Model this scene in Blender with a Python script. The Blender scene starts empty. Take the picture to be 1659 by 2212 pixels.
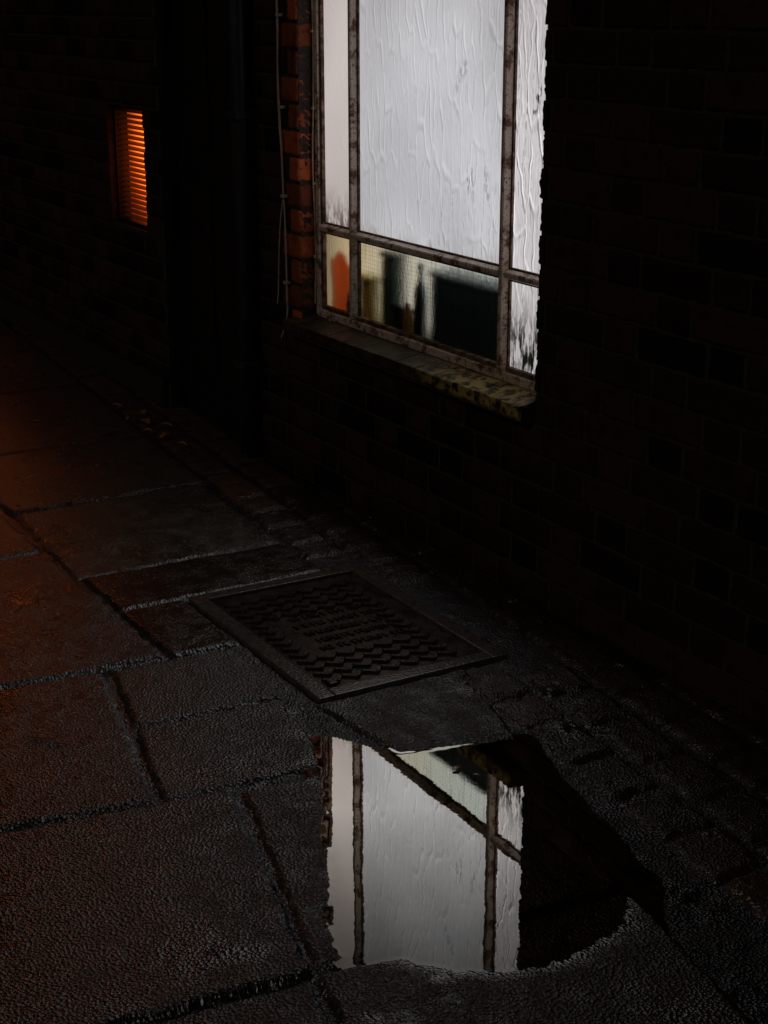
import bpy, bmesh, math, random
import numpy as np
from mathutils import Vector
random.seed(4); rng=np.random.default_rng(7)
scene=bpy.context.scene
scene.view_settings.view_transform='Standard'; scene.view_settings.look='None'
scene.view_settings.exposure=0; scene.view_settings.gamma=1

# ------------------------------------------------------------ helpers
def empty(name):
    o=bpy.data.objects.new(name,None); scene.collection.objects.link(o); return o
def link(o,parent=None):
    scene.collection.objects.link(o)
    if parent: o.parent=parent
    return o
def mesh_np(name,verts,faces,mat,parent=None,smooth=False,attrs=None):
    me=bpy.data.meshes.new(name)
    verts=np.asarray(verts,dtype=np.float32); faces=np.asarray(faces,dtype=np.int32)
    n=len(verts); m=len(faces); k=faces.shape[1]
    me.vertices.add(n); me.vertices.foreach_set('co',verts.ravel())
    me.loops.add(m*k); me.loops.foreach_set('vertex_index',faces.ravel())
    me.polygons.add(m); me.polygons.foreach_set('loop_start',np.arange(0,m*k,k,dtype=np.int32))
    me.update(calc_edges=True); me.validate()
    if smooth: me.polygons.foreach_set('use_smooth',np.ones(m,dtype=bool))
    if attrs:
        for an,av in attrs.items():
            a=me.attributes.new(an,'FLOAT','POINT'); a.data.foreach_set('value',np.asarray(av,dtype=np.float32))
    me.materials.append(mat)
    o=bpy.data.objects.new(name,me); return link(o,parent)
def bm_obj(name,bm,mat,parent=None,smooth=False):
    me=bpy.data.meshes.new(name); bm.to_mesh(me); bm.free()
    if smooth:
        for p in me.polygons: p.use_smooth=True
    me.materials.append(mat)
    return link(bpy.data.objects.new(name,me),parent)
def add_box(bm,x0,x1,y0,y1,z0,z1,bev=0.0):
    r=bmesh.ops.create_cube(bm,size=1)
    vs=r['verts']
    for v in vs:
        v.co=Vector(((x0+x1)/2+v.co.x*(x1-x0),(y0+y1)/2+v.co.y*(y1-y0),(z0+z1)/2+v.co.z*(z1-z0)))
    if bev>0:
        es=list({e for v in vs for e in v.link_edges})
        bmesh.ops.bevel(bm,geom=es,offset=bev,segments=2,affect='EDGES',profile=.6)
def boxes(name,lst,mat,parent=None,bev=0.0):
    bm=bmesh.new()
    for b in lst: add_box(bm,*b,bev=bev)
    return bm_obj(name,bm,mat,parent)
def curve(name,pts,rad,mat,parent=None):
    c=bpy.data.curves.new(name,'CURVE'); c.dimensions='3D'; c.bevel_depth=rad; c.bevel_resolution=3
    s=c.splines.new('BEZIER'); s.bezier_points.add(len(pts)-1)
    for bp,p in zip(s.bezier_points,pts):
        bp.co=p; bp.handle_left_type='AUTO'; bp.handle_right_type='AUTO'
    c.materials.append(mat)
    return link(bpy.data.objects.new(name,c),parent)

class NT:
    def __init__(s,name):
        s.m=bpy.data.materials.new(name); s.m.use_nodes=True; s.t=s.m.node_tree; s.t.nodes.clear()
        s.out=s.n('ShaderNodeOutputMaterial')
    def n(s,typ,**kw):
        nd=s.t.nodes.new(typ)
        for k,v in kw.items(): setattr(nd,k,v)
        return nd
    def l(s,a,b): s.t.links.new(a,b)
    def setv(s,inp,v):
        if isinstance(v,bpy.types.NodeSocket): s.l(v,inp)
        else: inp.default_value=v
    def coord(s,scale=(1,1,1),loc=(0,0,0)):
        tc=s.n('ShaderNodeTexCoord'); mp=s.n('ShaderNodeMapping')
        s.l(tc.outputs['Object'],mp.inputs['Vector']); mp.inputs['Scale'].default_value=scale; mp.inputs['Location'].default_value=loc
        return mp.outputs['Vector']
    def noise(s,vec,scale,detail=3,rough=.5,dim='3D'):
        nd=s.n('ShaderNodeTexNoise',noise_dimensions=dim); s.l(vec,nd.inputs['Vector'])
        nd.inputs['Scale'].default_value=scale; nd.inputs['Detail'].default_value=detail
        nd.inputs['Roughness'].default_value=rough
        return nd.outputs['Fac']
    def vor(s,vec,scale,feature='F1',out='Distance',rand=1,dim='3D'):
        nd=s.n('ShaderNodeTexVoronoi',feature=feature,voronoi_dimensions=dim); s.l(vec,nd.inputs['Vector'])
        nd.inputs['Scale'].default_value=scale; nd.inputs['Randomness'].default_value=rand
        return nd.outputs[out]
    def math(s,op,a,b=0.0,c=None,clamp=False):
        nd=s.n('ShaderNodeMath',operation=op); nd.use_clamp=clamp
        s.setv(nd.inputs[0],a); s.setv(nd.inputs[1],b)
        if c is not None: s.setv(nd.inputs[2],c)
        return nd.outputs[0]
    def mr(s,v,a,b,c=0.0,d=1.0,smooth=False):
        nd=s.n('ShaderNodeMapRange'); nd.interpolation_type='SMOOTHSTEP' if smooth else 'LINEAR'
        s.setv(nd.inputs[0],v)
        for i,x in enumerate((a,b,c,d)): s.setv(nd.inputs[i+1],x)
        return nd.outputs[0]
    def mix(s,f,a,b,blend='MIX'):
        nd=s.n('ShaderNodeMix',data_type='RGBA',blend_type=blend)
        s.setv(nd.inputs[0],f); 
        for i,x in ((6,a),(7,b)):
            if isinstance(x,tuple) and len(x)==3: x=(*x,1)
            s.setv(nd.inputs[i],x)
        return nd.outputs[2]
    def bump(s,h,strength,dist,normal=None):
        nd=s.n('ShaderNodeBump'); nd.inputs['Strength'].default_value=strength; nd.inputs['Distance'].default_value=dist
        s.l(h,nd.inputs['Height'])
        if normal is not None: s.l(normal,nd.inputs['Normal'])
        return nd.outputs['Normal']
    def pr(s,color,rough,normal=None,metal=0,spec=.5,ior=1.5):
        nd=s.n('ShaderNodeBsdfPrincipled')
        if isinstance(color,tuple) and len(color)==3: color=(*color,1)
        s.setv(nd.inputs['Base Color'],color); s.setv(nd.inputs['Roughness'],rough)
        s.setv(nd.inputs['Metallic'],metal); s.setv(nd.inputs['Specular IOR Level'],spec); nd.inputs['IOR'].default_value=ior
        if normal is not None: s.l(normal,nd.inputs['Normal'])
        return nd.outputs[0]
    def fin(s,sh): s.l(sh,s.out.inputs['Surface']); return s.m
    def attr(s,name):
        nd=s.n('ShaderNodeAttribute'); nd.attribute_name=name; return nd.outputs['Fac']
    def xyz(s,vec):
        nd=s.n('ShaderNodeSeparateXYZ'); s.l(vec,nd.inputs[0]); return nd.outputs

def simple(name,col,rough=.6,nscale=30,var=.4,bump=.3,bd=.002,metal=0,spec=.5,ior=1.5):
    k=NT(name); v=k.coord(); f=k.noise(v,nscale,3,.6)
    c=k.mix(k.mr(f,.3,.7),tuple(x*(1-var) for x in col),tuple(min(1,x*(1+var)) for x in col))
    return k.fin(k.pr(c,rough,k.bump(k.noise(v,nscale*3,2),bump,bd),metal,spec,ior))
def translucent(name,col,f=.6):
    k=NT(name); v=k.coord(); c=k.mix(k.noise(v,20,2),tuple(x*.8 for x in col),col)
    df=k.n('ShaderNodeBsdfDiffuse'); tl=k.n('ShaderNodeBsdfTranslucent'); k.l(c,df.inputs[0]); k.l(c,tl.inputs[0])
    mx=k.n('ShaderNodeMixShader'); mx.inputs[0].default_value=f; k.l(df.outputs[0],mx.inputs[1]); k.l(tl.outputs[0],mx.inputs[2])
    return k.fin(mx.outputs[0])

# ------------------------------------------------------------ materials
k=NT('brick'); v=k.coord(); t=k.attr('tone')
red=k.mr(t,.8,.95)  # left reveal bricks: redder, with window-lit brightness put into the base colour
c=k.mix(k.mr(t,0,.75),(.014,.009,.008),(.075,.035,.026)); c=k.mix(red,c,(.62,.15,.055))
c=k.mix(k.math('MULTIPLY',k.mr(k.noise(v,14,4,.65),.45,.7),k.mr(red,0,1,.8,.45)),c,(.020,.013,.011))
M_brick=k.fin(k.pr(c,.8,k.bump(k.noise(v,160,3,.7),.7,.003),spec=.12))
M_mortar=simple('mortar',(.06,.048,.042),.9,60,.4,.6,.004,spec=.15)
k=NT('wet_paving'); v=k.coord(); t=k.attr('tone'); sett=k.attr('sett'); wet=k.attr('wet')
fine=k.noise(v,230,2,.6,'2D'); vo=k.vor(v,140,dim='2D'); big=k.noise(v,3.2,4,.65,'2D')
patch=k.noise(v,14,3,.6,'2D')
c=k.mix(k.mr(fine,.35,.7),(.036,.029,.022),(.19,.152,.105))
c=k.mix(k.mr(k.noise(v,110,1,.5,'2D'),.65,.71),c,(.46,.30,.16))
c=k.mix(k.mr(patch,.35,.65,.5,0),c,(.026,.021,.017))
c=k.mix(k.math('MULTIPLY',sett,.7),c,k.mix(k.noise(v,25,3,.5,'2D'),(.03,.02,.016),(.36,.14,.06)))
c=k.mix(k.mr(t,0,1,.8,0),c,(.014,.012,.011))
c=k.mix(k.mr(wet,.5,.95,0,.93),c,(.006,.005,.004))
h=k.math('ADD',k.math('MULTIPLY',fine,.6),k.math('MULTIPLY',vo,.95))
wm=k.math('MAXIMUM',wet,k.mr(big,.56,.70,0,.8),clamp=True)
rgh=k.mr(wm,0,1,.29,.15)
nb=k.n('ShaderNodeBump'); k.l(h,nb.inputs['Height']); nb.inputs['Distance'].default_value=.0035
k.l(k.math('MULTIPLY',k.mr(wm,0,1,.95,.30),k.mr(patch,.3,.7,.6,1.15)),nb.inputs['Strength'])
M_ground=k.fin(k.pr(c,rgh,nb.outputs[0],spec=1.0,ior=2.0))
k=NT('puddle_water'); v=k.coord()
lw=k.n('ShaderNodeLayerWeight'); lw.inputs['Blend'].default_value=.5
fac=k.math('MULTIPLY',k.math('POWER',lw.outputs['Facing'],11.0),950.0,clamp=True)
fac=k.math('MINIMUM',fac,.72)
hb=k.bump(k.noise(v,9,1,.4,'2D'),.012,.01); hb=k.bump(k.noise(v,60,1,.5,'2D'),.008,.002,hb)
tr=k.n('ShaderNodeBsdfTransparent'); tr.inputs[0].default_value=(.30,.25,.18,1)
gl=k.n('ShaderNodeBsdfGlossy'); gl.inputs['Roughness'].default_value=.01
gl.inputs['Color'].default_value=(.97,.96,.91,1); k.l(hb,gl.inputs['Normal'])
mx=k.n('ShaderNodeMixShader'); k.l(fac,mx.inputs[0]); k.l(tr.outputs[0],mx.inputs[1]); k.l(gl.outputs[0],mx.inputs[2])
M_water=k.fin(mx.outputs[0])
k=NT('cast_iron'); v=k.coord()
c=k.mix(k.mr(k.noise(v,18,3),.4,.7),(.09,.075,.062),(.20,.135,.10))
M_iron=k.fin(k.pr(c,k.mr(k.noise(v,30,2),.3,.7,.22,.38),k.bump(k.noise(v,200,2),.6,.002),.6,1))
M_conc=simple('wet_concrete',(.15,.12,.10),.26,40,.4,.6,.003,spec=1,ior=1.8)
k=NT('cream_paint'); v=k.coord()
r=k.mr(k.noise(v,24,4,.7),.50,.62); c=k.mix(r,(.88,.70,.58),(.20,.09,.05))
c=k.mix(k.mr(k.noise(v,140,2),.58,.75),c,(.10,.05,.03))
M_frame=k.fin(k.pr(c,.45,k.bump(k.noise(v,120,3),.5,.002)))
k=NT('grimy_putty'); v=k.coord()
c=k.mix(k.mr(k.noise(v,34,4,.7),.42,.66),(.05,.02,.012),(.34,.21,.14))
M_putty=k.fin(k.pr(c,.7,k.bump(k.noise(v,100,3),.8,.003)))
k=NT('sill_tile'); v=k.coord()
c=k.mix(k.mr(k.noise(v,16,4,.6),.4,.7),(.018,.013,.010),(.075,.05,.035))
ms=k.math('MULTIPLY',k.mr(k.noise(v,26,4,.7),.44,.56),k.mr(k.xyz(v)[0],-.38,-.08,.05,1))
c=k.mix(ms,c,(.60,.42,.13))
M_sill=k.fin(k.pr(c,.42,k.bump(k.noise(v,70,3,.7),.9,.006),spec=.4))

def glass_mat(name,col,S,drip,amt,lamp,stain=None):
    k=NT(name); v0=k.coord(); X,Y,Z=k.xyz(v0)
    cb=k.n('ShaderNodeCombineXYZ'); k.l(X,cb.inputs[0]); k.l(Z,cb.inputs[1]); v=cb.outputs[0]
    nz=k.n('ShaderNodeTexNoise',noise_dimensions='2D'); k.l(v,nz.inputs['Vector']); nz.inputs['Scale'].default_value=12; nz.inputs['Detail'].default_value=1
    sub=k.n('ShaderNodeVectorMath',operation='SUBTRACT'); k.l(nz.outputs['Color'],sub.inputs[0]); sub.inputs[1].default_value=(.5,.5,.5)
    sc=k.n('ShaderNodeVectorMath',operation='MULTIPLY'); k.l(sub.outputs[0],sc.inputs[0]); sc.inputs[1].default_value=(.022,.07,0)
    ad=k.n('ShaderNodeVectorMath',operation='ADD'); k.l(v,ad.inputs[0]); k.l(sc.outputs[0],ad.inputs[1])
    def mapped(a,b,src=None,loc=(0,0,0)):
        mp=k.n('ShaderNodeMapping'); k.l(src if src is not None else ad.outputs[0],mp.inputs['Vector']); mp.inputs['Scale'].default_value=(a,b,1); mp.inputs['Location'].default_value=loc; return mp.outputs[0]
    def crest(loc):
        e=k.vor(mapped(23,5.2,None,loc),1,'DISTANCE_TO_EDGE',dim='2D')
        return k.mr(e,0,.12,1,0,True)
    rel=k.math('SUBTRACT',crest((0,0,0)),crest((.08,.04,0)))  # light and dark sides of the glass relief drawn into the emission
    mask=k.mr(k.noise(v,6,1,.5,'2D'),.34,.60,.3,1)
    s=k.math('MULTIPLY',k.math('MULTIPLY',rel,mask),amt)
    n1=k.noise(mapped(75,13),1,2,.6,'2D'); n2=k.noise(mapped(75,13,None,(.22,.10,0)),1,2,.6,'2D')
    s=k.math('ADD',s,k.math('MULTIPLY',k.math('SUBTRACT',n1,n2),amt*1.3))
    if drip>.2:
        dl=k.vor(mapped(30,.9),1,'DISTANCE_TO_EDGE',dim='2D')
        brk=k.mr(k.noise(mapped(60,38,v),1,1,.5,'2D'),.45,.55)
        dm=k.math('MULTIPLY',k.mr(dl,0,.045,1,0,True),k.math('MULTIPLY',brk,k.mr(k.noise(v,5,1,.5,'2D'),.40,.53)))
        dm=k.math('MULTIPLY',dm,k.mr(X,-.5,-.2,.2,1))
        s=k.math('SUBTRACT',s,k.math('MULTIPLY',dm,drip))
    d=k.n('ShaderNodeVectorMath',operation='DISTANCE'); k.l(v0,d.inputs[0]); d.inputs[1].default_value=lamp
    g=k.mr(d.outputs['Value'],0,1.1,1.08,.80,True)
    blot=k.mr(k.noise(v,2.3,1,.5,'2D'),.3,.7,.88,1.07)
    st=k.math('MULTIPLY',k.math('MULTIPLY',k.math('ADD',s,1.0),g),k.math('MULTIPLY',blot,S))
    colr=k.mix(k.mr(d.outputs['Value'],.3,1.0),col,(col[0]*1.0,col[1]*.94,col[2]*.90))
    if stain:
        zz0,zz1,amt_,scol,sx,sz=stain
        sm=k.math('MULTIPLY',k.mr(Z,zz0,zz1,1,0,True),k.mr(k.noise(mapped(sx,sz,v),1,3,.65,'2D'),.40,.58))
        colr=k.mix(k.math('MULTIPLY',sm,amt_),colr,scol)
    em=k.n('ShaderNodeEmission'); k.l(colr,em.inputs[0]); k.l(st,em.inputs[1])
    p=k.pr((.02,.02,.02),.25)
    a=k.n('ShaderNodeAddShader'); k.l(em.outputs[0],a.inputs[0]); k.l(p,a.inputs[1])
    return k.fin(a.outputs[0])
M_gl_main=glass_mat('hammered_glass_lit',(.96,.955,1.0,1),.52,.40,.28,(-.4,0,1.2),(.90,.99,.35,(.35,.26,.18),10,9))
M_gl_left=glass_mat('hammered_glass_left',(1.0,.89,.86,1),.51,.1,.05,(-.7,0,1.4),(.92,1.07,.9,(.16,.10,.07),25,10))
M_gl_right=glass_mat('hammered_glass_right',(1.0,.94,.97,1),.56,.75,.65,(.1,0,1.2))
M_gl_rlow=glass_mat('hammered_glass_algae',(1.0,.95,.96,1),.56,.6,.6,(.1,0,1.2),(.70,.88,1.0,(.012,.014,.008),60,14))
def frosted(name,rough,grid=True):
    k=NT(name); v=k.coord(); X,Y,Z=k.xyz(v)
    rf=k.n('ShaderNodeBsdfRefraction'); rf.inputs['IOR'].default_value=1.35; rf.inputs['Roughness'].default_value=rough
    rf.inputs['Color'].default_value=(.93,.95,.92,1)
    k.l(k.bump(k.noise(k.coord((150,1,40)),1,2),.6,.004),rf.inputs['Normal'])
    gl=k.n('ShaderNodeBsdfPrincipled'); gl.inputs['Base Color'].default_value=(.02,.02,.02,1); gl.inputs['Roughness'].default_value=.5
    mx=k.n('ShaderNodeMixShader')
    if grid:
        P=.0135
        gx=k.math('ABSOLUTE',k.math('SUBTRACT',k.math('FRACT',k.math('DIVIDE',X,P)),.5))
        gz=k.math('ABSOLUTE',k.math('SUBTRACT',k.math('FRACT',k.math('DIVIDE',Z,P)),.5))
        g=k.math('MULTIPLY',k.math('MAXIMUM',k.math('GREATER_THAN',gx,.46),k.math('GREATER_THAN',gz,.455)),.45)
        g=k.math('MAXIMUM',g,k.math('MULTIPLY',k.mr(k.noise(k.coord((70,1,5)),1,2),.52,.68),.4))
        k.l(g,mx.inputs[0])
    else: mx.inputs[0].default_value=.03
    k.l(rf.outputs[0],mx.inputs[1]); k.l(gl.outputs[0],mx.inputs[2])
    return k.fin(mx.outputs[0])
M_wired=frosted('wired_glass',.40,True)
M_frost=frosted('frosted_glass',.44,False)

# ------------------------------------------------------------ building
B=empty('brick_building')
WF=-.08
OP=[(-1.145,.256,.575,2.35),(-2.97,-2.555,.72,1.225),(-2.38,-1.62,0,2.08),(-5.75,-4.98,.60,1.55)]
def template(cuts):
    bm=bmesh.new(); bmesh.ops.create_cube(bm,size=1)
    if cuts: bmesh.ops.subdivide_edges(bm,edges=bm.edges[:],cuts=cuts,use_grid_fill=True)
    bm.verts.ensure_lookup_table(); bm.verts.index_update()
    V=np.array([v.co[:] for v in bm.verts]); F=np.array([[v.index for v in f.verts] for f in bm.faces]); bm.free(); return V,F
T1=template(2); T5=template(8)
VV=[];FF=[];TT=[];off=0
def put(x0,x1,z0,z1,y0=WF,y1=.022,hi=False,tone=None):
    global off
    V,F=(T5 if hi else T1)
    s=np.array([x1-x0,y1-y0,z1-z0]); P=V*s+np.array([(x0+x1)/2,(y0+y1)/2,(z0+z1)/2])
    near=np.minimum(.5-np.abs(V),.5)*s
    on=(near<.001).sum(1)
    P-=np.sign(V)*(near<.001)*(on>=2)[:,None]*.0025
    P+=rng.normal(0,.0013 if hi else .001,P.shape)
    P[:,1]+=rng.normal(0,.0012)
    VV.append(P);FF.append(F+off);TT.append(np.full(len(P),tone)); off+=len(P)
row=0; z=.0; CH=.088
while z<2.9:
    z0,z1=z+.004,z+CH-.004
    x=-6.6+(row%2)*.197; n=0
    while x<3.2:
        L=.25 if n%2==0 else .122
        a,b=x,x+L; x+=L+.011; n+=1
        segs=[(a,b)]
        for (ox0,ox1,oz0,oz1) in OP:
            if z1>oz0+.01 and z0<oz1-.01:
                ns=[]
                for (p,q) in segs:
                    if q<=ox0 or p>=ox1: ns.append((p,q)); continue
                    if p<ox0: ns.append((p,ox0-rng.uniform(0,.004)))
                    if q>ox1: ns.append((ox1+rng.uniform(-.001,.002),q))
                segs=ns
        for (p,q) in segs:
            if q-p<.02: continue
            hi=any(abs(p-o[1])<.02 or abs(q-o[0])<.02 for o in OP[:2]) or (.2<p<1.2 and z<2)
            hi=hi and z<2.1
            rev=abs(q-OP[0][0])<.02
            put(p+rng.uniform(0,.002),q-rng.uniform(0,.002),z0,z1,hi=hi,tone=(rng.uniform(.84,1.0) if rev else rng.random()*.75))  # high tone paints the window-lit look onto the red reveal bricks
    z+=CH; row+=1
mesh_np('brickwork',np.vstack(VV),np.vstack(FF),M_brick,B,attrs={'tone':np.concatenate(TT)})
my0,my1=-.073,.018
boxes('mortar_bed',[(-9,-5.752,my0,my1,0,2.95),(-5.752,-4.978,my0,my1,0,.598),(-5.752,-4.978,my0,my1,1.552,2.95),(-4.978,-2.972,my0,my1,0,2.95),(-2.972,-2.553,my0,my1,0,.718),(-2.972,-2.553,my0,my1,1.227,2.95),(-2.553,-2.382,my0,my1,0,2.95),
 (-2.382,-1.618,my0,my1,2.082,2.95),(-1.618,-1.149,my0,my1,0,2.95),(-1.149,.260,my0,my1,0,.56),(-1.149,.260,my0,my1,2.352,2.95),(.260,4,my0,my1,0,2.95)],M_mortar,B)
boxes('plinth',[(-6.6,-2.40,-.105,-.082,0,.12)],simple('plinth_render',(.03,.025,.022),.7),B,.004)
M_room=simple('room_paint',(.40,.36,.30),.9,8,.15)
boxes('room_shell',[(-1.6,.8,.022,.03,.3,.57),(-1.6,-1.16,.03,.04,.3,2.6),(.275,.8,.03,.04,.3,2.6),(-1.6,.8,.9,.92,.3,2.6),
  (-1.62,-1.60,.03,.9,.3,2.6),(.8,.82,.03,.9,.3,2.6),(-1.6,.8,.03,.9,2.58,2.6),(-1.6,.8,.03,.9,.3,.32)],M_room,B)
boxes('inner_sill',[(-1.155,.27,.041,.34,.545,.60)],M_room,B)

W=empty('casement_window'); W.parent=B
zb,zt=.621,2.33; zr=.906
def trap_bars(name,bars,mat):
    bm=bmesh.new()
    for kind,c0,a,b,hw,tip,y0,y1 in bars:
        prof=[(-hw,y1),(-tip,y0),(tip,y0),(hw,y1)]
        if kind=='v':
            lo=[bm.verts.new((c0+p,y,a)) for p,y in prof]; hi=[bm.verts.new((c0+p,y,b)) for p,y in prof]
        else:
            lo=[bm.verts.new((a,y,c0+p)) for p,y in prof]; hi=[bm.verts.new((b,y,c0+p)) for p,y in prof]
        bm.faces.new(lo); bm.faces.new(hi[::-1])
        for i in range(4): bm.faces.new((lo[i],hi[i],hi[(i+1)%4],lo[(i+1)%4]))
    bmesh.ops.recalc_face_normals(bm,faces=bm.faces)
    bmesh.ops.bevel(bm,geom=bm.edges[:],offset=.002,segments=2,affect='EDGES')
    return bm_obj(name,bm,mat,W)
put_l=[]
for cx in (-.884,0): put_l.append((cx-.0225,cx+.0225,-.0065,.008,zb+.012,zt))
hz=[(-1.113,-.907),(-.861,-.023),(.023,.232)]
for a,b in hz: put_l.append((a,b,-.006,.0075,zr-.020,zr+.020))
trap_bars('glazing_bars',[('v',-.884,zb+.003,zt,.017,.008,-.027,-.006),('v',0,zb+.003,zt,.017,.008,-.027,-.006)]+
  [('h',zr,a-.004,b+.006,.015,.007,-.0255,-.0055) for a,b in hz],M_frame)
boxes('frame',[(-1.144,-1.116,-.020,.012,.600,zt+.02),(.234,.255,-.020,.012,.600,zt+.02),(-1.1155,.233,-.026,.011,.598,.624)],M_frame,W,.003)
boxes('putty_beads',put_l+[(-1.1155,-1.104,-.012,.006,.628,zt),(.220,.2335,-.012,.006,.628,zt),(-1.1035,-.906,-.016,.006,.6245,.638),(-.862,-.022,-.016,.006,.6245,.638),(.022,.219,-.016,.006,.6245,.638)],M_putty,W,.003)
def pane(name,x0,x1,z0,z1,mat,y=.001,parent=None):
    return mesh_np(name,[(x0,y,z0),(x1,y,z0),(x1,y,z1),(x0,y,z1)],[(0,1,2,3)],mat,parent or W)
pane('glass_main',-.8625,-.0215,zr+.0185,zt,M_gl_main)
pane('glass_left',-1.106,-.9055,zr+.0185,zt,M_gl_left)
pane('glass_right',.0215,.221,zr+.0185,zt,M_gl_right)
pane('glass_lower_main',-.8625,-.0215,.636,zr-.0185,M_wired)
pane('glass_lower_left',-1.106,-.9055,.636,zr-.0185,M_frost)
pane('glass_lower_right',.0215,.221,.636,zr-.0185,M_gl_rlow)
k=NT('room_glow'); v=k.coord(); X,Y,Z=k.xyz(v)
e=k.n('ShaderNodeEmission'); k.l(k.mix(k.mr(X,-1.5,-.7),(1.0,.74,.42),(.90,.94,.90)),e.inputs[0]); e.inputs[1].default_value=.52
M_glow=k.fin(e.outputs[0]); M_glow.cycles.emission_sampling='NONE'
mesh_np('lit_room_wall',[(-1.59,.62,.45),(.79,.62,.45),(.79,.62,2.0),(-1.59,.62,2.0)],[(0,1,2,3)],M_glow,B)
bm=bmesh.new(); x=-1.20
while x<.25:
    w=.112; x1=min(x+w,.260); j=random.uniform(-.001,.001)
    pts=[(-.128,.582+j),(-.027,.598+j),(-.027,.54),(-.120,.54),(-.129,.552)]
    f=[bm.verts.new((x+.0004,p[0],p[1])) for p in pts]; g=[bm.verts.new((x1-.0004,p[0],p[1])) for p in pts]
    n=len(pts); bm.faces.new(f); bm.faces.new(g[::-1])
    for i in range(n): bm.faces.new((f[i],g[i],g[(i+1)%n],f[(i+1)%n]))
    x+=w
bmesh.ops.recalc_face_normals(bm,faces=bm.faces)
bmesh.ops.bevel(bm,geom=bm.edges[:],offset=.0015,segments=2,affect='EDGES')
bm_obj('window_sill',bm,M_sill,B)
boxes('sill_bed',[(-1.2,.256,-.12,.0,.535,.578)],M_mortar,B)

def lathe(name,prof,loc,mat,seg=24,sx=1,sy=1):
    bm=bmesh.new(); rings=[]
    for r,zz in prof:
        rings.append([bm.verts.new((loc[0]+sx*r*math.cos(2*math.pi*i/seg),loc[1]+sy*r*math.sin(2*math.pi*i/seg),loc[2]+zz)) for i in range(seg)])
    for a,b in zip(rings,rings[1:]):
        for i in range(seg): bm.faces.new((a[i],a[(i+1)%seg],b[(i+1)%seg],b[i]))
    bm.faces.new(rings[0][::-1]); bm.faces.new(rings[-1])
    return bm_obj(name,bm,mat,None,True)
bottle=[(.033,0),(.036,.01),(.036,.12),(.03,.15),(.014,.175),(.013,.20),(.016,.203),(.016,.22)]
bm=bmesh.new()
N=14; A=[]
for i in range(N+1):
    t=i/N; col=[]
    for j in range(7):
        s_=j/6; col.append(bm.verts.new((-1.14+.165*t+.006*math.sin(s_*5),.09+.010*math.sin(t*14)+.004*s_,.602+.225*s_*(1-.45*abs(t-.4)))))
    A.append(col)
for i in range(N):
    for j in range(6): bm.faces.new((A[i][j],A[i+1][j],A[i+1][j+1],A[i][j+1]))
bm_obj('orange_cloth',bm,translucent('orange_cloth',(.88,.15,.04),.75),None,True)
lathe('glass_jar',[(.03,0),(.038,.01),(.038,.055),(.03,.07),(.03,.09)],(-.975,.060,.602),simple('dark_jar',(.02,.015,.012),.3),sx=1,sy=.4)
M_dark=simple('dark_green_plastic',(.014,.034,.028),.5)
def tub(name,x0,x1,y0,y1,z0,z1,mat):
    bm=bmesh.new(); add_box(bm,x0,x1,y0,y1,z0,z1-.02,.012); add_box(bm,x0-.008,x1+.008,y0-.008,y1+.008,z1-.018,z1,.006)
    bm_obj(name,bm,mat)
tub('storage_crate',-.52,-.10,.12,.29,.602,.835,M_dark)
tub('cardboard_box',-.81,-.73,.10,.2,.602,.86,simple('dark_card',(.05,.08,.05),.8))
tub('plastic_tub',-.725,-.60,.085,.099,.602,.70,simple('black_tub',(.015,.018,.012),.5))
tub('sponge_pack',-.97,-.88,.11,.18,.602,.76,simple('yellow_sponge',(.85,.55,.10),.9))
lathe('spray_bottle',[(r*.9,z*1.15) for r,z in bottle],(-.560,.10,.60),simple('black_plastic',(.01,.01,.01),.4))
bm=bmesh.new(); seg=20; prof=[(.030,.0),(.032,.06),(.028,.085),(.014,.10),(.014,.12)]; R=[]
for r_,z_ in prof: R.append([bm.verts.new((-.60+r_*math.cos(math.pi*i/(seg-1)),.058-r_*.4*math.sin(math.pi*i/(seg-1)),.602+z_)) for i in range(seg)])
for a_,b_ in zip(R,R[1:]):
    for i in range(seg-1): bm.faces.new((a_[i],a_[i+1],b_[i+1],b_[i]))
bm_obj('amber_flask',bm,simple('amber_glass',(.95,.40,.08),.4),None,True)

def glow_mat(name,center,r,s0,s1,c0,c1):
    k=NT(name); v=k.coord()
    d=k.n('ShaderNodeVectorMath',operation='DISTANCE'); k.l(v,d.inputs[0]); d.inputs[1].default_value=center
    e=k.n('ShaderNodeEmission'); k.l(k.mix(k.mr(d.outputs['Value'],0,r),c0,c1),e.inputs[0])
    k.l(k.mr(d.outputs['Value'],0,r,s0,s1,True),e.inputs[1]); return k.fin(e.outputs[0])
M_dkwood=simple('dark_paint',(.012,.010,.010),.45,20,.3)
M_slat=translucent('slat_paint',(.26,.16,.07),.12)
def blind_window(name,x0,x1,z0,z1,mat):
    BW=empty(name); BW.parent=B
    pane('lit_pane',x0+.01,x1-.01,z0+.01,z1-.01,mat,.012,BW)
    sl=[];fc=[];zz=z0+.03
    while zz<z1-.014:
        b=len(sl); sl+=[(x0+.012,-.032,zz-.004),(x1-.012,-.032,zz-.004),(x1-.012,-.008,zz+.007),(x0+.012,-.008,zz+.007)]; fc.append((b,b+1,b+2,b+3)); zz+=.0225
    mesh_np('slats',sl,fc,M_slat,BW)
    boxes('frame',[(x0,x0+.012,-.045,.02,z0,z1),(x1-.012,x1,-.045,.02,z0,z1),(x0+.0125,x1-.0125,-.044,.019,z0,z0+.014),(x0+.0125,x1-.0125,-.044,.019,z1-.014,z1)],M_dkwood,BW,.001)
blind_window('blind_window',-2.97,-2.555,.72,1.225,glow_mat('amber_glow',(-2.60,.03,1.02),.40,5.,.25,(1.0,.20,.022),(1,.12,.010)))
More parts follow.
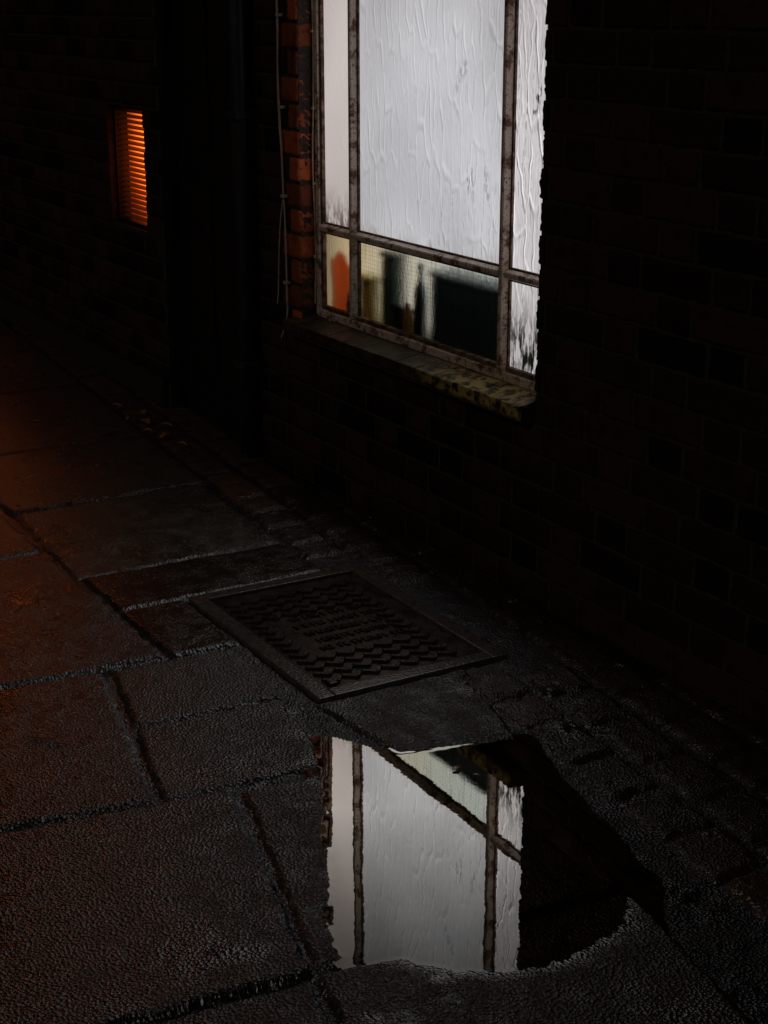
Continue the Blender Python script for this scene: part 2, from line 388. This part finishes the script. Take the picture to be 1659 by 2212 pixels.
# added out-of-view lit window, a guessed source that tints the wet stones orange
blind_window('added_blind_window',-5.75,-4.98,.60,1.55,glow_mat('amber_glow_added',(-5.36,.03,1.1),.6,10.,6.,(1.0,.22,.045),(1,.18,.035)))
D=empty('wooden_door'); D.parent=B
boxes('leaf',[(-2.36,-1.64,-.01,.012,-.02,2.06)],M_dkwood,D,.003)
boxes('panels',[(-2.27,-2.03,-.018,-.011,.2,.95),(-1.97,-1.73,-.018,-.011,.2,.95),(-2.27,-2.03,-.018,-.011,1.1,1.9),(-1.97,-1.73,-.018,-.011,1.1,1.9)],M_dkwood,D,.004)
boxes('door_frame',[(-2.38,-2.362,-.05,.015,0,2.08),(-1.638,-1.62,-.05,.015,0,2.08),(-2.361,-1.639,-.05,.015,2.062,2.08)],M_dkwood,D,.002)
DP=empty('drainpipe'); M_pipe=simple('pipe_paint',(.03,.034,.045),.4,20,.3)
bm=bmesh.new(); bmesh.ops.create_cone(bm,segments=24,radius1=.034,radius2=.034,depth=2.9,cap_ends=True)
for v_ in bm.verts: v_.co+=Vector((-1.50,-.125,1.47))
bm_obj('pipe',bm,M_pipe,DP,True)
boxes('brackets',[(-1.545,-1.455,-.165,-.082,zq,zq+.03) for zq in (.35,1.25,2.1)],M_pipe,DP,.006)
M_cab=simple('cable_rubber',(.68,.52,.42),.5,60,.3)
def wob(x0,z0,x1,z1,n,a=.006,y=-.092):
    P=[]
    for i in range(n+1):
        t=i/n; P.append((x0+(x1-x0)*t+random.uniform(-a,a),y+random.uniform(-.004,.004),z0+(z1-z0)*t))
    return P
C=empty('electric_cable')
curve('strand_1',wob(-1.262,2.8,-1.262,1.25,9,.008)+wob(-1.255,1.15,-1.222,.66,5,.006)+[(-1.225,-.093,.60),(-1.25,-.093,.54),(-1.275,-.093,.50)],.0032,M_cab,C)
curve('strand_2',wob(-1.275,2.8,-1.252,1.0,9,.012)+[(-1.262,-.093,.93),(-1.28,-.094,.80),(-1.292,-.094,.66),(-1.30,-.094,.62)],.0028,M_cab,C)
curve('strand_3',wob(-1.139,2.8,-1.139,.64,9,.0015,-.026),.0026,M_cab,C)
boxes('clips',[(-1.144,-1.132,-.030,-.021,q,q+.008) for q in (.8,1.05,1.3,1.55)]+[(-1.262+(1.65-q)*.02,-1.240+(1.65-q)*.02,-.1,-.08,q,q+.010) for q in (.70,1.0,1.3,1.6)],M_cab,C,.001)

# ------------------------------------------------------------ ground height field
def vnoise(X,Y,s,seed):
    r=np.random.default_rng(seed); N=512; G=r.random((N,N))
    x=X*s+1000.3; y=Y*s+1000.7; xi=np.floor(x).astype(int); yi=np.floor(y).astype(int); fx=x-xi; fy=y-yi
    fx=fx*fx*(3-2*fx); fy=fy*fy*(3-2*fy)
    a=G[xi%N,yi%N];b=G[(xi+1)%N,yi%N];c=G[xi%N,(yi+1)%N];d=G[(xi+1)%N,(yi+1)%N]
    return (a*(1-fx)+b*fx)*(1-fy)+(c*(1-fx)+d*fx)*fy-.5
slabs=[]
def S(*p,t=None,kind=0,dz=0): slabs.append((np.array(p,float),t if t is not None else random.uniform(.2,1),kind,dz))
S((-1.285,-1.108),(-.58,-1.145),(-.58,-.46),(-1.285,-.42),t=1)
S((-.572,-1.125),(-.275,-1.125),(-.275,-.46),(-.572,-.46),t=.5,kind=2,dz=-.001)
S((-.27,-1.125),(.112,-1.13),(.122,-.93),(-.27,-.93),t=.6,kind=2)
S((.123,-1.298),(.463,-1.367),(.480,-.987),(.143,-.967),t=.9)
S((.475,-1.372),(.835,-1.452),(.864,-1.078),(.74,-1.034),(.491,-1.003),t=1)
S((.565,-.935),(.90,-.895),(.925,-.82),(.975,-.615),(.585,-.50),(.565,-.50),t=.95)
S((.882,-1.282),(1.552,-1.455),(1.60,-.79),(.985,-.66),(.90,-.99),t=.8,dz=-.002)
S((.05,-1.98),(.742,-2.12),(.823,-1.467),(.105,-1.320),t=.45)
S((.757,-2.12),(1.50,-2.2),(1.560,-1.470),(.855,-1.297),t=.75,dz=.003)
S((1.576,-1.462),(2.4,-1.625),(2.4,-.95),(1.614,-.80),t=1,dz=.003)
S((1.512,-2.2),(2.4,-2.3),(2.4,-1.64),(1.574,-1.48),t=.6)
S((-.85,-1.97),(.036,-1.97),(.090,-1.32),(.100,-1.145),(-.85,-1.155),t=.5)
x=-.865
while x>-7:
    S((x-.9,-1.97),(x-.010,-1.97),(x-.010,-1.155),(x-.9,-1.14)); x-=.906
x=-1.294; i=0
yb=lambda X:-.24-.085*(X+3)-.012
for w in (.72,.95,.8,.9,.9,.9,.9):
    S((x-w,-1.13),(x-.003,-1.12),(x-.003,yb(x)),(x-w,yb(x-w)),t=.95 if i<3 else None); x-=w+.008; i+=1
y=-1.985
for r_ in range(4):
    x=2.5-random.uniform(0,.4)
    while x>-7:
        w=random.uniform(.7,.95)
        if not (x>.03 and y>-2.2): S((x-w,y-.6),(x-.010,y-.6),(x-.010,y),(x-w,y))
        x-=w
    y-=.61
def bl(X): return -.24-.085*(X+3)
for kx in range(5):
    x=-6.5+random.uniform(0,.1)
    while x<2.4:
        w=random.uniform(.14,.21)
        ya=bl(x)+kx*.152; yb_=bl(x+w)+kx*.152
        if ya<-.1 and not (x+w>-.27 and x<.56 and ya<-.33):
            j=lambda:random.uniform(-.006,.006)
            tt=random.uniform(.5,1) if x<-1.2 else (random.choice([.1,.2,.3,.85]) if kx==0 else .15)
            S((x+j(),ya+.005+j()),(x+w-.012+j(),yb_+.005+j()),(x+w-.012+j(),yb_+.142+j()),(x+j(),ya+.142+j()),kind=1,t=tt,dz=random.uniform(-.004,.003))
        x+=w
puddle=np.array([(.76,-1.02),(.86,-.965),(.907,-.90),(.92,-.82),(.942,-.747),(.97,-.66),(.988,-.61),(1.08,-.64),(1.172,-.674),(1.41,-.715),(1.62,-.768),(1.74,-.86),(1.775,-1.0),(1.775,-1.10),(1.755,-1.20),(1.71,-1.27),(1.635,-1.32),(1.58,-1.37),(1.53,-1.395),(1.445,-1.378),(1.2,-1.245),(.963,-1.118)])
def sdpoly(X,Y,P):
    d=np.full(X.shape,9.); ins=np.zeros(X.shape,bool)
    for i in range(len(P)):
        a=P[i];b=P[(i+1)%len(P)]; e=b-a
        t=np.clip(((X-a[0])*e[0]+(Y-a[1])*e[1])/(e@e),0,1)
        d=np.minimum(d,np.hypot(X-a[0]-t*e[0],Y-a[1]-t*e[1]))
        if a[1]!=b[1]:
            c=((a[1]>Y)!=(b[1]>Y))&(X<(b[0]-a[0])*(Y-a[1])/(b[1]-a[1])+a[0]); ins^=c
    return np.where(ins,d,-d)
MH=(-.262,.552,-.918,-.352); LV=-.0052
def field(x0,x1,y0,y1,st,name):
    nx=int(round((x1-x0)/st))+1; ny=int(round((y1-y0)/st))+1
    xs=np.linspace(x0,x1,nx); ys=np.linspace(y0,y1,ny)
    X,Y=np.meshgrid(xs,ys,indexing='ij')
    wx=X+vnoise(X,Y,22,1)*.007+vnoise(X,Y,60,9)*.005; wy=Y+vnoise(X,Y,22,2)*.007+vnoise(X,Y,60,8)*.005
    Hh=np.full(X.shape,-.011)+vnoise(X,Y,40,3)*.005; T=np.full(X.shape,0.); K=np.zeros(X.shape); Wt=np.zeros(X.shape)
    for P,t,kind,dz in slabs:
        if P[:,0].max()<x0-.05 or P[:,0].min()>x1+.05 or P[:,1].max()<y0-.05 or P[:,1].min()>y1+.05: continue
        ia=max(0,np.searchsorted(xs,P[:,0].min()-.02)); ib=np.searchsorted(xs,P[:,0].max()+.02)
        ja=max(0,np.searchsorted(ys,P[:,1].min()-.02)); jb=np.searchsorted(ys,P[:,1].max()+.02)
        sl=(slice(ia,ib),slice(ja,jb)); xx=wx[sl]; yy=wy[sl]
        if xx.size==0: continue
        d=np.full(xx.shape,9.)
        for i in range(len(P)):
            a=P[i];b=P[(i+1)%len(P)];e=b-a;L=np.hypot(*e)
            d=np.minimum(d,((xx-a[0])*(-e[1])+(yy-a[1])*e[0])/L)
        r=.022 if kind==1 else .014
        q=np.clip(d/r,0,1); h=dz-(1-q)**2*(.012 if kind==1 else .008)
        cx,cy=P.mean(0); tx,ty=random.uniform(-.007,.007),random.uniform(-.007,.007)
        h=h+(xx-cx)*tx+(yy-cy)*ty
        if kind==1: h+=vnoise(xx,yy,28,5)*.007+vnoise(xx,yy,70,6)*.003
        m=d>0
        Hh[sl]=np.where(m,h,Hh[sl]); T[sl]=np.where(m,t*(.35+.65*np.clip(d/.012,0,1)),T[sl]); K[sl]=np.where(m,1. if kind==1 else 0.,K[sl]); Wt[sl]=np.where(m,.55 if kind==2 else 0.,Wt[sl])
    Hh+=vnoise(X,Y,5,11)*.003+vnoise(X,Y,38,12)*.0012+vnoise(X,Y,90,13)*.0014
    sd=sdpoly(X,Y,puddle)+vnoise(X,Y,14,15)*.02
    Hh+=np.clip(-(.0045+.12*sd),-.015,0)
    Wt=np.maximum(Wt,np.clip((sd+.015)*25,0,1)*.92)
    inM=(X>MH[0])&(X<MH[1])&(Y>MH[2])&(Y<MH[3]); Hh=np.where(inM,-.03,Hh)
    V=np.stack([X,Y,Hh],-1).reshape(-1,3)
    idx=np.arange(nx*ny).reshape(nx,ny)
    F=np.stack([idx[:-1,:-1],idx[1:,:-1],idx[1:,1:],idx[:-1,1:]],-1).reshape(-1,4)
    mesh_np(name,V,F,M_ground,PV,True,{'tone':T.ravel(),'sett':K.ravel(),'wet':Wt.ravel()})
    if st<.008:
        # water surface with a small meniscus at the stones on the wall side
        dep=np.clip((LV-Hh)/.0010,0,1); up=np.clip((Y+1.05)/.3,0,1)
        Z=LV+(.00012+.0005*up)*(1-dep)**2
        for _ in range(2):
            Z[1:-1,1:-1]=(Z[1:-1,1:-1]*2+Z[:-2,1:-1]+Z[2:,1:-1]+Z[1:-1,:-2]+Z[1:-1,2:])/6
        keep=(sd>-.035)&(Hh<LV+.003)
        kf=keep.ravel()[F].any(1); Fw=F[kf]
        u,inv=np.unique(Fw.ravel(),return_inverse=True)
        Vw=np.stack([X,Y,Z],-1).reshape(-1,3)[u]
        mesh_np('puddle',Vw,inv.reshape(-1,4),M_water,None,True)
PV=empty('pavement')
field(-.9,2.3,-2.1,-.005,.005,'paving_near')
field(-7.5,-.9,-2.1,-.005,.012,'paving_far')
field(-7.5,2.3,-4.4,-2.1,.02,'paving_road_side')
mesh_np('ground',[(-80,-80,-.035),(80,-80,-.035),(80,80,-.035),(-80,80,-.035)],[(0,1,2,3)],simple('asphalt',(.03,.03,.03),.6,40,.3))

# ------------------------------------------------------------ manhole cover
MC=empty('manhole_cover')
a,b,c_,d_=MH; fw=.045
boxes('frame',[(a,b,c_,c_+fw,-.03,.002),(a,b,d_-fw,d_,-.03,.002),(a,a+fw,c_+fw+.001,d_-fw-.001,-.03,.0025),(b-fw,b,c_+fw+.001,d_-fw-.001,-.03,.0025)],M_conc,MC,.003)
px0,px1,py0,py1=a+fw+.005,b-fw-.005,c_+fw+.005,d_-fw-.005
boxes('plate',[(px0,px1,py0,py1,-.03,-.006)],M_iron,MC,.002)
bm=bmesh.new()
def prism(pts,z0,z1,f=.12):
    c=Vector((sum(p[0] for p in pts)/len(pts),sum(p[1] for p in pts)/len(pts)))
    lo=[bm.verts.new((p[0],p[1],z0)) for p in pts]; hi=[bm.verts.new((p[0]+(c[0]-p[0])*f,p[1]+(c[1]-p[1])*f,z1)) for p in pts]
    n=len(pts); bm.faces.new(hi)
    for i in range(n): bm.faces.new((lo[i],lo[(i+1)%n],hi[(i+1)%n],hi[i]))
pw=.058; rh=.046; th=.013
nxr=int((px1-px0-.03)/rh); nyc=int((py1-py0-.02)/pw)
for i in range(nxr):
    for j in range(nyc):
        x_a=px1-.014-(i+1)*rh; Y0=py0+.012+j*pw
        cen=((x_a+rh/2-(px0+px1)/2-.02)/.15,(Y0+pw/2-(py0+py1)/2)/.15)
        if abs(cen[0])<1 and abs(cen[1])<1: continue
        # interlocking wavy zigzag: both arms overlap the neighbouring row
        A_=.024
        prism([(x_a,Y0+.002),(x_a+th,Y0+.0005),(x_a+A_+th,Y0+pw*.60),(x_a+A_,Y0+pw*.56)],-.0065,.0018,.08)
        prism([(x_a+A_,Y0+pw*.56+.0015),(x_a+A_+th,Y0+pw*.60+.0015),(x_a+th+.004,Y0+pw-.0035),(x_a+.002,Y0+pw-.005)],-.0065,.0018,.08)
for i in range(5):
    X0=(px0+px1)/2+.02-.14+i*.056
    Y=(py0+py1)/2-.13+random.uniform(0,.03)
    while Y<(py0+py1)/2+.13:
        t=random.choice([0,1,2]); hgt=.026; s_=.006
        prism([(X0,Y),(X0+hgt,Y+s_),(X0+hgt,Y+s_+.003),(X0,Y+.003)],-.0065,-.001)
        if t>0: prism([(X0+.001,Y+.004),(X0+.004,Y+.004),(X0+.004,Y+.011),(X0+.001,Y+.011)],-.0065,-.001)
        if t>1: prism([(X0+hgt-.005,Y+.010),(X0+hgt-.001,Y+.010),(X0+hgt-.001,Y+.017),(X0+hgt-.005,Y+.017)],-.0065,-.001)
        Y+=random.choice([.014,.016,.017,.026])
bmesh.ops.recalc_face_normals(bm,faces=bm.faces)
bm_obj('raised_tread',bm,M_iron,MC)
boxes('keyhole_plug',[(px1-.04,px1-.015,py0+.015,py0+.04,-.004,.003)],M_iron,MC,.004)

# ------------------------------------------------------------ debris
def leaf(name,loc,l,w,ang,mat,curl=.004):
    bm=bmesh.new(); n=8; L=[];R=[];C_=[]
    for i in range(n+1):
        t=i/n; ww=w*math.sin(math.pi*min(1,t*.98+.01))**.8; z=curl*math.sin(t*3.0)
        for arr,s in ((L,-1),(C_,0),(R,1)):
            px=(t-.5)*l; py=s*ww/2*(1+.15*math.sin(i*2.3)); zz=z+abs(s)*curl*.6
            arr.append(bm.verts.new((loc[0]+px*math.cos(ang)-py*math.sin(ang),loc[1]+px*math.sin(ang)+py*math.cos(ang),loc[2]+zz)))
    for i in range(n):
        bm.faces.new((L[i],L[i+1],C_[i+1],C_[i])); bm.faces.new((C_[i],C_[i+1],R[i+1],R[i]))
    return bm_obj(name,bm,mat,None,True)
M_lf=simple('wet_leaf',(.50,.22,.07),.2,60,.4,spec=1)
for (X_,Y_,l) in [(-2.15,-.29,.08),(-2.05,-.24,.06),(-2.3,-.24,.06),(-1.9,-.30,.07),(-2.22,-.33,.04),(-1.75,-.30,.05),(-2.0,-.34,.05),(-2.45,-.30,.06),(-.52,-1.02,.035),(1.03,-.82,.03),(1.08,-.80,.02)]:
    leaf('fallen_leaf',(X_,Y_,-.003 if X_>1 else .008),l,l*.5,random.uniform(0,3),M_lf,.012 if X_<0 else .003)
curve('matchstick',[(.37,-1.60,.006),(.40,-1.575,.0065),(.43,-1.55,.006)],.0028,simple('wood_stick',(.7,.28,.13),.6))

# ------------------------------------------------------------ light / world / camera
w=bpy.data.worlds.new("World"); scene.world=w; w.use_nodes=True
nt=w.node_tree; sky=nt.nodes.new('ShaderNodeTexSky'); sky.sky_type='NISHITA'; sky.sun_disc=False
sky.sun_elevation=math.radians(2); sky.sun_rotation=math.radians(200)
bg=nt.nodes['Background']; nt.links.new(sky.outputs[0],bg.inputs[0]); bg.inputs[1].default_value=.0022
L=bpy.data.lights.new('fill_sun','SUN'); L.energy=.09; L.angle=math.radians(12); L.color=(1,.90,.80)  # dim sun added as fill for frames and paving, no moon in view
lo=bpy.data.objects.new('fill_sun',L); scene.collection.objects.link(lo)
src=Vector((.25,-.80,.60)); lo.rotation_euler=(-src).to_track_quat('-Z','Y').to_euler(); lo.location=src*10
cam=bpy.data.cameras.new('camera'); co=bpy.data.objects.new('camera',cam); scene.collection.objects.link(co)
co.location=(3.718,-2.575,1.65)
p=math.radians(18); dv=Vector((-.864*math.cos(p),.503*math.cos(p),-math.sin(p)))
co.rotation_euler=dv.to_track_quat('-Z','Y').to_euler()
cam.sensor_fit='VERTICAL'; cam.sensor_height=36; cam.lens=55.3; cam.clip_end=300; cam.clip_start=.05
scene.camera=co
